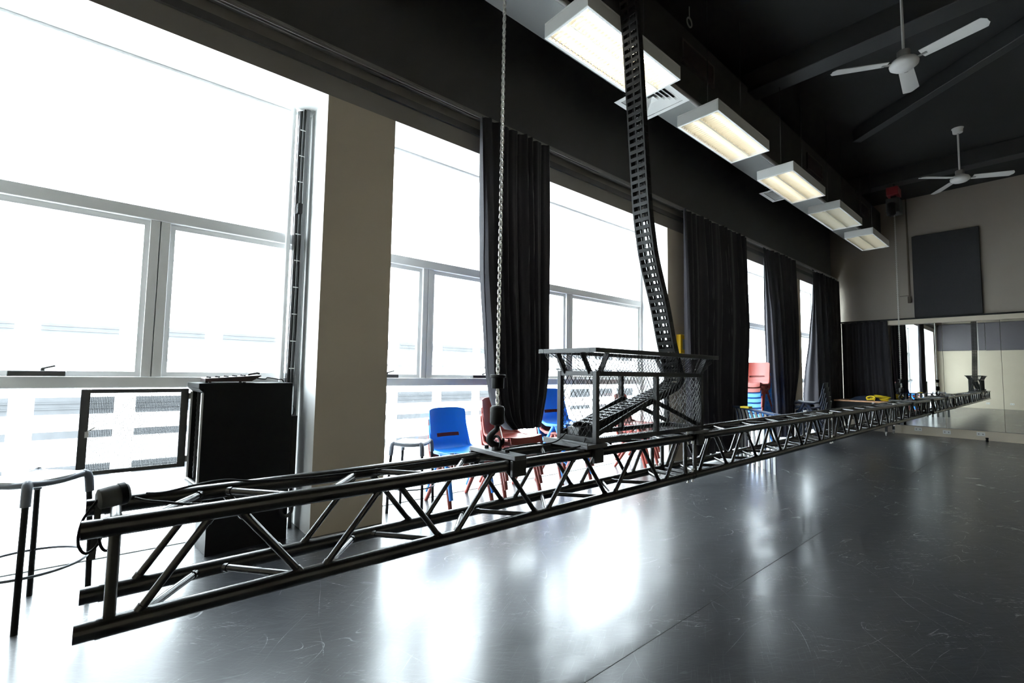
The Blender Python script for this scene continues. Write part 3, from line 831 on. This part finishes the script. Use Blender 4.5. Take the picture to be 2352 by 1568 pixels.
# ------------------------------------------------------------------ far wall: mirrors, acoustic panels, sockets
seams = [2.385, 1.535, .69, -.155, -1.0]
for i in range(4):
    a, b = seams[i+1]+.003, seams[i]-.003
    lab = ['mirror panel on the far wall beside the hanging black curtain', 'second mirror panel from the black curtain on the far wall', 'mirror panel on the far wall at the right edge of the photo', 'mirror panel on the far wall beyond the right edge'][i]
    o = thing('mirror_panel', lab, 'mirror', (XF, (a+b)/2, .19), 0, 'mirror panels on the far wall'); o['origin'] = (XF, (a+b)/2, .19)
    MB().box((XF-.012, a, .19), (XF-.001, b, 2.388)).build('glass', M_mirror, o, smooth=False)
    MB().box((XF-.016, a, .182), (XF-.001, b, .1895)).build('edge_strip', M_dkgrey, o, smooth=False)
def apanel(lo, hi, label, m_, grp):
    o = MB().box(lo, hi).build('acoustic_panel', m_, None, smooth=False, bevel=.008)
    return tag(o, label, 'wall panel', grp)
apanel((XF-.06, .908, 2.53), (XF-.001, 1.955, 4.315), 'dark grey felt panel on the far wall above the mirror', M_panel, 'felt wall panels')
apanel((XB+.001, 1.905, 2.45), (XB+.06, 3.42, 3.62), 'dark felt panel on the back wall seen in the mirror near the window', M_panelp, 'felt wall panels')
apanel((XB+.001, -.4, 2.44), (XB+.06, 1.895, 3.62), 'wide dark felt panel on the back wall seen at right in the mirror', M_panelp, 'felt wall panels')
tk = MB().box((XF-.025, 2.02, 3.0), (XF-.001, 2.045, ZC)).box((XF-.02, 2.045, 3.02), (XF-.001, 2.20, 3.03))
tag(tk.build('cable_trunking', M_brown, smooth=False), 'thin brown cable conduit running down the far wall left of the felt panel', 'conduit')
sb_ = MB().box((XF-.06, 2.005, 2.86), (XF-.001, 2.06, 3.0))
tag(sb_.build('junction_box', M_brown, bevel=.004), 'small brown box at the foot of the wall conduit beside the felt panel', 'box')
def socket(x, y, z, label, nx=-1):
    o = thing('power_socket', label, 'socket', (x, y, z), 0, 'white power sockets'); 
    MB().box((min(0, nx*.012), -.06, -.038), (max(0, nx*.012), .06, .038)).build('face_plate', M_sock, o, smooth=False, bevel=.003)
    for s in (-.03, .03):
        MB().box((min(nx*.012, nx*.0135), s-.008, -.012), (max(nx*.012, nx*.0135), s+.008, .010)).build('outlet', M_conduit, o, smooth=False)
socket(XF-.0125, 1.53, .105, 'white power socket low on the far wall, left of its twin')
socket(XF-.0125, 1.03, .12, 'white power socket low on the far wall, right of its twin')
socket(XF-.0125, 1.98, .12, 'white power socket low on the far wall near the trolley wheel')
socket(XB+.001, 1.92, .22, 'white power socket on the back wall, left one seen in the mirror', 1)
socket(XB+.001, 1.23, .225, 'white power socket on the back wall, right one seen in the mirror', 1)
ds = MB().lathe([(.018, 0), (.022, .004), (.018, .05), (.022, .055), (.024, .075), (.012, .08)], (12.95, .93, 0), 16)
tag(ds.build('door_stop', M_blackm), 'small black post standing on the floor before the far wall', 'door stop')

# ------------------------------------------------------------------ rack cabinet by the window
rk = thing('rack_cabinet', 'black equipment rack with its mesh door swung open by the window', 'rack', (.68, 3.68, 0)); rk['origin'] = (.68, 3.68, 0)
RX0_, RX1_, RYa, RYb, RZa, RZb = .395, .975, 3.54, 3.845, .44, 1.095
sh = MB()
sh.box((RX0_+.03, RYa, RZa), (RX1_, RYa+.012, RZb)); sh.box((RX0_+.03, RYb-.012, RZa), (RX1_, RYb, RZb))
sh.box((RX0_+.012, RYa+.012, RZa), (RX1_, RYb-.012, RZa+.012)); sh.box((RX1_-.012, RYa+.012, RZa+.012), (RX1_, RYb-.012, RZb-.002))
sh.box((RX0_, RYa, RZb-.03), (RX1_, RYb, RZb+.003))
sh.prism([(RX0_, RYa, RZb-.03), (RX0_+.03, RYa, RZb-.03), (RX0_+.03, RYa, RZb-.06)], (0, RYa, 0), (0, RYb, 0))
sh.build('casing', M_blackm, rk, bevel=.003)
fp = MB(); e = .022
fp.box((RX0_+.018, RYa, RZa), (RX0_+.030, RYa+e, RZb-.06)); fp.box((RX0_+.018, RYb-e, RZa), (RX0_+.030, RYb, RZb-.06)); fp.box((RX0_+.018, RYa+e, RZa), (RX0_+.030, RYb-e, RZa+e))
fp.build('front_frame', M_lamp, rk, bevel=.002)
for y in (RYa+.05, RYb-.065):
    rr_ = MB().box((RX0_+.05, y, RZa+.02), (RX0_+.062, y+.015, RZb-.05))
    for k in range(16): rr_.box((RX0_+.047, y+.003, RZa+.05+k*.033), (RX0_+.05, y+.012, RZa+.062+k*.033))
    rr_.build('mounting_rail', M_dkgrey, rk, smooth=False)
for z0, z1 in ((.90, .945), (.78, .80), (.60, .645)):
    MB().box((RX0_+.062, RYa+.03, z0), (RX1_-.1, RYb-.03, z1)).build('rack_unit', M_dkgrey, rk, bevel=.003)
cbl = MB().tube([(RX0_+.06, 3.60, .92), (RX0_+.045, 3.585, .88), (RX0_+.05, 3.59, .80), (RX0_+.06, 3.60, .78)], .005, 6)
cbl.tube([(RX0_+.06, 3.64, .76), (RX0_+.045, 3.62, .70), (RX0_+.05, 3.62, .64), (RX0_+.06, 3.63, .62)], .005, 6)
cbl.build('patch_cable', M_sock, rk)
MB().bar((RX0_+.06, 3.60, .60), (RX0_+.035, 3.565, .47), .02, .006).build('red_ribbon', M_red, rk)
MB().box((.43, RYa+.012, .24), (RX1_, RYb-.01, RZa-.001)).build('lower_box', M_blackm, rk, bevel=.004)
MB().box((.484, RYa-.001, 0), (RX1_, RYb-.02, .239)).build('plinth', M_blackm, rk, bevel=.004)
MB().box((.478, RYa-.006, .0), (RX1_, RYa-.0015, .43)).build('side_panel', M_blackm, rk, bevel=.001)
for ch in rk.children: ch.rotation_euler = (0, 0, math.radians(6)); ch.location = (-.016, .029, 0)
# door leaf swung right round beside the cabinet
DX0, DX1, DY, DZ0, DZ1 = -.165, .372, 3.815, .535, 1.055
dr = MB(); fwid = .042
dr.box((DX0, DY, DZ0), (DX0+fwid, DY+.03, DZ1)); dr.box((DX1-fwid, DY, DZ0), (DX1, DY+.03, DZ1))
dr.box((DX0+fwid, DY, DZ1-.024), (DX1-fwid, DY+.03, DZ1)); dr.box((DX0+fwid, DY, DZ0), (DX1-fwid, DY+.03, DZ0+.024))
door = dr.build('door', M_cover, rk, bevel=.003)
pf = MB()
n = 58; 
for i in range(n+1):
    x = DX0+fwid+(DX1-DX0-2*fwid)*i/n; pf.box((x-.0011, DY+.015, DZ0+.02), (x+.0011, DY+.0165, DZ1-.02))
n = 60
for i in range(n+1):
    z = DZ0+.02+(DZ1-DZ0-.04)*i/n; pf.box((DX0+fwid-.004, DY+.0150, z-.0011), (DX1-fwid+.004, DY+.0165, z+.0011))
pf.build('perforated_sheet', M_cover, door, smooth=False, shift=(.68, 3.68, 0))
hd = MB().box((DX0+.03, DY-.014, .765), (DX0+.048, DY, .80)).bar((DX0+.039, DY-.012, .80), (DX0+.075, DY-.012, .825), .012, .006)
hd.build('handle', M_steel, door, shift=(.68, 3.68, 0))
for z in (DZ0+.05, DZ1-.05):
    MB().tube([(DX1+.006, DY+.018, z-.02), (DX1+.006, DY+.018, z+.02)], .007, 8).build('hinge', M_steel, door, shift=(.68, 3.68, 0))
# cable loop and black box at the rack's side
sd = MB().box((RX1_+.001, 3.60, .40), (RX1_+.04, 3.70, .86)); sd.build('side_unit', M_blackm, rk, bevel=.006)
cl = MB().tube(spl([(RX1_+.02, 3.66, .40), (RX1_+.03, 3.62, .26), (RX1_+.02, 3.58, .19), (RX1_-.03, 3.53, .17), (RX1_-.06, 3.525, .20), (RX1_-.06, 3.525, .27), (RX1_-.03, 3.528, .30)]), .012, 10)
cl.build('cable_loop', M_black, rk)
cl2 = MB().tube([(RX1_+.02, 3.66, .86), (RX1_+.03, 3.64, .90), (RX1_+.006, 3.60, .93)], .004, 8); cl2.build('cable', M_black, rk)
# mixer on top of the rack
mx_ = thing('audio_mixer', 'small dark red audio mixer lying on top of the black rack', 'mixer', (.60, 3.66, RZb+.004)); mx_['origin'] = (.60, 3.66, RZb+.004)
b_ = MB()
zz = RZb+.004
b_.prism([(.43, 3.57, zz+.006), (.70, 3.57, zz+.012), (.76, 3.57, zz+.048), (.75, 3.57, zz+.053), (.43, 3.57, zz+.030)], (0, 3.57, 0), (0, 3.79, 0))
b_.build('body', mat('mixer_dark', (.03, .012, .012), .4, noise=.1), mx_, bevel=.004)
for i in range(5):
    for j in range(3):
        MB().lathe([(.006, 0), (.006, .008), (.004, .010)], (.46+i*.05, 3.60+j*.06, zz+.0305+i*.0034), 10).build('knob', M_blackm, mx_)
for i in range(4):
    MB().lathe([(.008, 0), (.008, .006)], (.46+(i % 2)*.2, 3.60+(i//2)*.14, zz), 10).build('foot', M_blackm, mx_)
MB().tube([(.68, 3.60, zz+.056), (.735, 3.60, zz+.068), (.75, 3.602, zz+.064)], .007, 8).build('jack_plug', M_dkgrey, mx_)
lead = MB().tube(spl([(.75, 3.66, zz+.030), (.80, 3.66, zz+.024), (.82, 3.68, zz+.035), (.90, 3.73, zz+.022), (.95, 3.78, zz+.008), (.985, 3.80, zz-.10)]), .004, 8)
lead.build('lead', M_blackm, mx_)

# cable tray up the window jamb
ct = thing('cable_tray', 'tall dark cable tray with bundled cables up the first window jamb', 'cable tray', (1.0, 3.86, .0)); ct['origin'] = (1.0, 3.86, 0)
zt = 3.27
MB().box((1.035, 3.80, .0), (1.046, 3.90, zt)).box((1.046, 3.80, 0), (1.06, 3.806, zt)).box((1.046, 3.894, 0), (1.06, 3.90, zt)).build('tray', M_dkgrey, ct, smooth=False)
for i, (dx, dy, r) in enumerate(((1.026, 3.815, .007), (1.022, 3.835, .008), (1.012, 3.85, .006), (1.005, 3.862, .009), (1.024, 3.872, .006), (.992, 3.868, .004))):
    MB().tube([(dx, dy, .3), (dx-.004, dy, 1.0), (dx+.003, dy+.002, 1.8), (dx-.002, dy, 2.6), (dx, dy, zt)], r, 8).build('cable', M_blackm if i % 2 == 0 else M_dkgrey, ct)
for k in range(10):
    z = 1.2+k*.21
    MB().box((.995, 3.808, z), (1.036, 3.812, z+.006)).build('cable_tie', M_sock, ct, smooth=False)
MB().box((1.0, 3.795, 2.42), (1.035, 3.86, 2.50)).build('cable_clamp', M_blackm, ct, bevel=.004)
pp = MB().tube([(.955, 3.865, .05), (.955, 3.865, zt)], .018, 12)
tag(pp.build('pipe', M_alu), 'pale vertical pipe beside the dark cable tray in the first window', 'pipe')

# ------------------------------------------------------------------ stools
def make_stool(label, loc, rz, h, rad):
    o = thing('stool', label, 'stool', loc, rz, 'black tube stools')
    sp_ = rad/math.sqrt(2)
    cs = [(-sp_, -sp_), (sp_, -sp_), (sp_, sp_), (-sp_, sp_)]
    for (x, y) in cs:
        tx, ty = x*.88, y*.88
        MB().tube([(x, y, 0), (x*.97, y*.97, h*.45), (tx, ty, h-.045)], .0125, 12).build('leg', M_blackm, o)
        MB().tube([(x*.905, y*.905, h-.105), (tx, ty, h-.04), (tx*.97, ty*.97, h-.016), (tx*.86, ty*.86, h-.006)], .0195, 12).build('elbow', M_elbow, o)
    rim_ = MB(); q = [(x*.88*.93, y*.88*.93) for x, y in cs]; P_ = []
    for i in range(4):
        a, b = Vector(q[i]), Vector(q[(i+1) % 4])
        for k in range(8):
            t_ = k/8; p = a.lerp(b, t_); P_.append((p.x, p.y, h-.008-.012*math.sin(PI*t_)))
    rim_.tube(P_, .016, 10, closed=True)
    rim_.build('seat_rail', M_elbow, o)
    st = MB()
    def fn(u, v):
        a = 2*PI*u; r = v*sp_*.88
        ca, sa = math.cos(a), math.sin(a); k = (abs(ca)**4+abs(sa)**4)**(-.25)
        return (r*k*ca, r*k*sa, h-.004-.016*(1-v*v))
    st.grid(fn, 40, 8, thick=.008)
    st.build('seat', M_seatg, o)
    MB().tube([(rad*.955*math.cos(2*PI*k/40), rad*.955*math.sin(2*PI*k/40), h*.36) for k in range(40)], .0065, 8, closed=True).build('foot_ring', M_elbow, o)
    return o
make_stool('tall black tube stool at the left edge, in front of the near truss end', (-.29, 3.28, 0), PI/4, .655, .232)
make_stool('black tube stool by the second window between pillar and blue chair', (2.0, 3.69, 0), PI/4-.05, .585, .215)

# ------------------------------------------------------------------ moulded plastic stacking chairs
def make_chair(m, label, loc, rz=0.0, group=None):
    o = thing('plastic_chair', label, 'chair', loc, rz, group)
    W2 = .215
    # side profile of seat: front lip at y=-.215
    def prof(v):
        if v < .14:
            t_ = v/.14; return (-.228+.023*t_, .325+.067*math.sin(t_*PI/2))
        t_ = (v-.14)/.86
        return (-.205+.375*t_, .392-.022*math.sin(t_*PI*.9)-.012*t_)
    st = MB()
    def fs(u, v):
        y, z = prof(v); s = 2*u-1
        return (s*W2*(.97+.03*v), y, z+.016*abs(s)**3)
    st.grid(fs, 16, 18, thick=.008)
    st.build('seat', m, o)
    bk_ = MB()
    def fb(u, v):
        s = 2*u-1
        # from the seat's rear curve up to the top of the back
        if v < .25:
            t_ = v/.25; y = .170+.055*math.sin(t_*PI/2); z = .372+.06*(1-math.cos(t_*PI/2))+.02*t_
        else:
            t_ = (v-.25)/.75; y = .225+.075*t_+.012*math.sin(t_*PI); z = .452+.308*t_
        wv = W2*(1.0-.05*v); z -= .020*max(0, v-.8)*5*abs(s)**5
        y -= (.030+.02*min(1, v*2))*abs(s)**2.2
        return (s*wv, y, z)
    bk_.grid(fb, 20, 24, thick=.008, hole=lambda i, j: 4 <= i < 16 and 8 <= j < 10)
    bk_.build('backrest', m, o)
    for s in (-1, 1):
        # side flank joining seat, back and legs
        fl_ = MB().tube([(s*W2, -.20, .375), (s*(W2+.004), -.06, .372), (s*(W2+.004), .10, .372), (s*W2*.99, .175, .40), (s*W2*.98, .20, .47), (s*W2*.96, .235, .60)], [.014, .018, .018, .017, .015, .008], 8)
        fl_.build('side_rib', m, o)
        a = MB().tube([(s*(W2-.006), -.06, .362), (s*(W2+.008), -.14, .22), (s*(W2+.014), -.205, .0)], [.030, .025, .019], 8)
        a.build('leg', m, o)
        b = MB().tube([(s*(W2-.006), -.02, .362), (s*(W2+.004), .09, .20), (s*(W2+.012), .215, .0)], [.030, .024, .018], 8)
        b.build('leg', m, o)
    return o
DZ, DYS = .086, -.012
base_blue = None; base_red = None; base_navy = None
protos = {}
def place_chair(color, loc, rz, label, group):
    m = {'blue': M_blue, 'red': M_red, 'navy': M_navy}[color]
    if color not in protos:
        protos[color] = make_chair(m, label, loc, rz, group); return protos[color]
    c = dup(protos[color], loc, rz, label); c['group'] = group; return c
def stack(x, y, rz, colors, labels, group):
    for k, (c, lb) in enumerate(zip(colors, labels)):
        off = Vector((0, DYS*k, 0)); off.rotate(Matrix.Rotation(rz, 3, 'Z'))
        place_chair(c, (x+off.x, y+off.y, DZ*k), rz, lb, group)
stack(2.475, 3.64, .0, ['red', 'blue'], ['red plastic chair stacked under the single blue chair beside the stool', 'blue plastic chair on one red chair, right of the stool'], 'plastic chairs stacked by the second window')
stack(3.09, 3.64, .0, ['red', 'red', 'red'], ['lowest red chair of the stack beneath the bunched curtain', 'middle red chair of the stack beneath the bunched curtain', 'top red chair under the bunched curtain end'], 'plastic chairs stacked by the second window')
stack(3.86, 3.62, .0, ['red', 'blue', 'red', 'blue'], ['lowest red chair of the mixed stack left of the basket', 'lower blue chair of the mixed stack left of the basket', 'upper red chair directly under the top blue chair by the basket', 'blue chair on top of the mixed stack, its back left of the basket'], 'plastic chairs stacked by the second window')
stack(5.27, 3.63, .25, ['red', 'red', 'red'], ['lowest red chair of the stack seen through the mesh basket', 'middle red chair of the stack seen through the mesh basket', 'top red chair of the stack seen through the mesh basket'], 'plastic chairs stacked by the second window')
cols = ['blue']*7+['red']*2
labs = ['lowest blue chair of the tall stack between the far curtains', 'second lowest blue chair of the tall stack between the far curtains', 'third blue chair from the floor in the tall far stack', 'fourth blue chair from the floor in the tall far stack', 'fifth blue chair from the floor in the tall far stack', 'second highest blue chair of the tall far stack', 'highest blue chair of the tall far stack, right under two red ones', 'red chair directly on the blue ones of the tall far stack', 'red chair topping the tall stack between the far curtains']
stack(8.47, 3.43, -PI/2+.03, cols, labs, 'plastic chairs in the tall stack')
stack(10.05, 3.02, PI+.16, ['navy']*5, ['lowest dark navy chair of the stack before the far curtains', 'second lowest dark navy chair of the stack before the far curtains', 'middle dark navy chair of the stack before the far curtains', 'second highest dark navy chair of the stack before the far curtains', 'top dark navy chair of the stack before the far curtains'], 'dark chairs stacked by the far curtain')

# ------------------------------------------------------------------ blue-topped row of curved grey panels behind the truss
rw = thing('nested_bench', 'low row of curved glossy grey legs under a blue edge behind the truss', 'bench', (6.7, 2.7, 0)); rw['origin'] = (6.7, 2.7, 0)
A_, B_ = Vector((7.22, 3.20, 0)), Vector((6.05, 2.18, 0)); dv = (B_-A_).normalized(); nv_ = Vector((-dv.y, dv.x, 0))
MB().bar(A_+Vector((0, 0, .735)), B_+Vector((0, 0, .735)), .10, .022).build('blue_top', mat('dark_blue_edge', (.004, .024, .075), .6, noise=.1), rw, bevel=.006)
for k in range(9):
    c = A_.lerp(B_, (k+.3)/9.2)
    pn = MB()
    def fn(u, v, c=c):
        z = .722*(1-v); bow = .10*math.sin(min(1, v*1.2)*PI/2)-.06
        return c+dv*((u-.5)*.065+.04*max(0, 1-v*3.5)**2)+nv_*(-.02+.02*math.sin(u*PI)+.05*(1-max(0, 1-v*3)**2)-.03)+Vector((0, 0, z))
    pn.grid(fn, 8, 16, thick=.006)
    pn.build('curved_leg', mat('grey_lacquer', (.36, .36, .35), .2, metal=.35, noise=.08), rw)
yl = MB().box((6.72, 2.80, .748), (6.84, 2.92, .775)); tag(yl.build('yellow_pad', M_yellow, bevel=.006), 'small yellow pad lying on the blue edge behind the truss', 'pad')

# ------------------------------------------------------------------ trolley table by the far wall and things on it
tb = thing('trolley_table', 'wooden topped table on castors against the far black curtain', 'table', (12.6, 2.9, 0)); tb['origin'] = (12.6, 2.9, 0)
MB().box((12.22, 2.30, .680), (12.98, 3.255, .712)).build('tabletop', M_wood, tb, bevel=.004)
MB().box((12.25, 2.33, .30), (12.95, 3.22, .679)).build('apron', M_blackm, tb, bevel=.004)
for (x, y) in ((12.27, 2.35), (12.93, 2.35), (12.27, 3.20), (12.93, 3.20)):
    lg = MB().box((x-.02, y-.02, .09), (x+.02, y+.02, .30)).build('leg', M_blackm, tb)
    cs_ = MB().box((x-.012, y-.018, .045), (x+.012, y+.018, .09)); cs_.lathe([(.032, -.012), (.036, -.008), (.036, .008), (.032, .012)], (x, y, .036), 18, axis=(0, 1, 0))
    cs_.build('castor', M_conduit, lg, shift=(12.6, 2.9, 0))
def lumpy(c, sx, sy, sz, seed, n=20):
    rnd = random.Random(seed); ph = [rnd.uniform(0, 6.28) for _ in range(6)]
    mb = MB()
    def fn(u, v):
        a = 2*PI*u; b = PI/2*v
        r = 1+.18*math.sin(3*a+ph[0])+.12*math.sin(5*a+ph[1]+4*v)+.10*math.sin(9*v+ph[2])
        return (c[0]+sx*r*math.cos(a)*math.cos(b), c[1]+sy*r*math.sin(a)*math.cos(b), c[2]+sz*math.sin(b)*(1+.15*math.sin(4*a+ph[3])*math.cos(b)))
    mb.grid(fn, 32, 12); mb.f.append(tuple(len(mb.v)-33*13+13*i for i in range(31, -1, -1))); mb.mi.append(0)
    return mb
tag(lumpy((12.50, 2.72, .713), .20, .24, .10, 3).build('folded_cloth', M_bluecl, angle=80), 'heap of dark blue cloth on the far table', 'cloth')
def strap(c, R_, n, seed, label, m_, tr_=.012):
    rnd = random.Random(seed); P_ = []
    for i in range(n*14):
        a = 2*PI*i/14; k = i/(n*14)
        P_.append((c[0]+R_*(1+.3*math.sin(2.3*k*9))*math.cos(a)+.02*math.sin(7*a*.31), c[1]+R_*1.4*math.sin(a)+.03*math.cos(3.7*k*5), c[2]+.014+.09*abs(math.sin(a*.5+k*4))*k+.02*k))
    return tag(MB().tube(P_, tr_, 8).build('ratchet_strap', m_), label, 'strap')
strap((12.55, 2.35+.13, .713), .10, 5, 2, 'big tangle of yellow webbing at the right end of the far table', M_yellow, .018)
strap((12.30, 2.58+.02, .713), .045, 3, 5, 'small curl of yellow webbing on the front edge of the far table', M_yellow, .012)

# yellow box on the pier
yb = thing('sanitiser_box', 'yellow box with grey label fixed to the pier beside the drag chain', 'box', (6.12, YW, 1.64)); yb['origin'] = (6.12, YW, 1.64)
MB().box((6.03, YW-.07, 1.505), (6.22, YW-.001, 1.775)).build('body', M_yelbox, yb, bevel=.008)
MB().box((6.08, YW-.073, 1.56), (6.18, YW-.0705, 1.71)).build('label_plate', M_label, yb, bevel=.001)
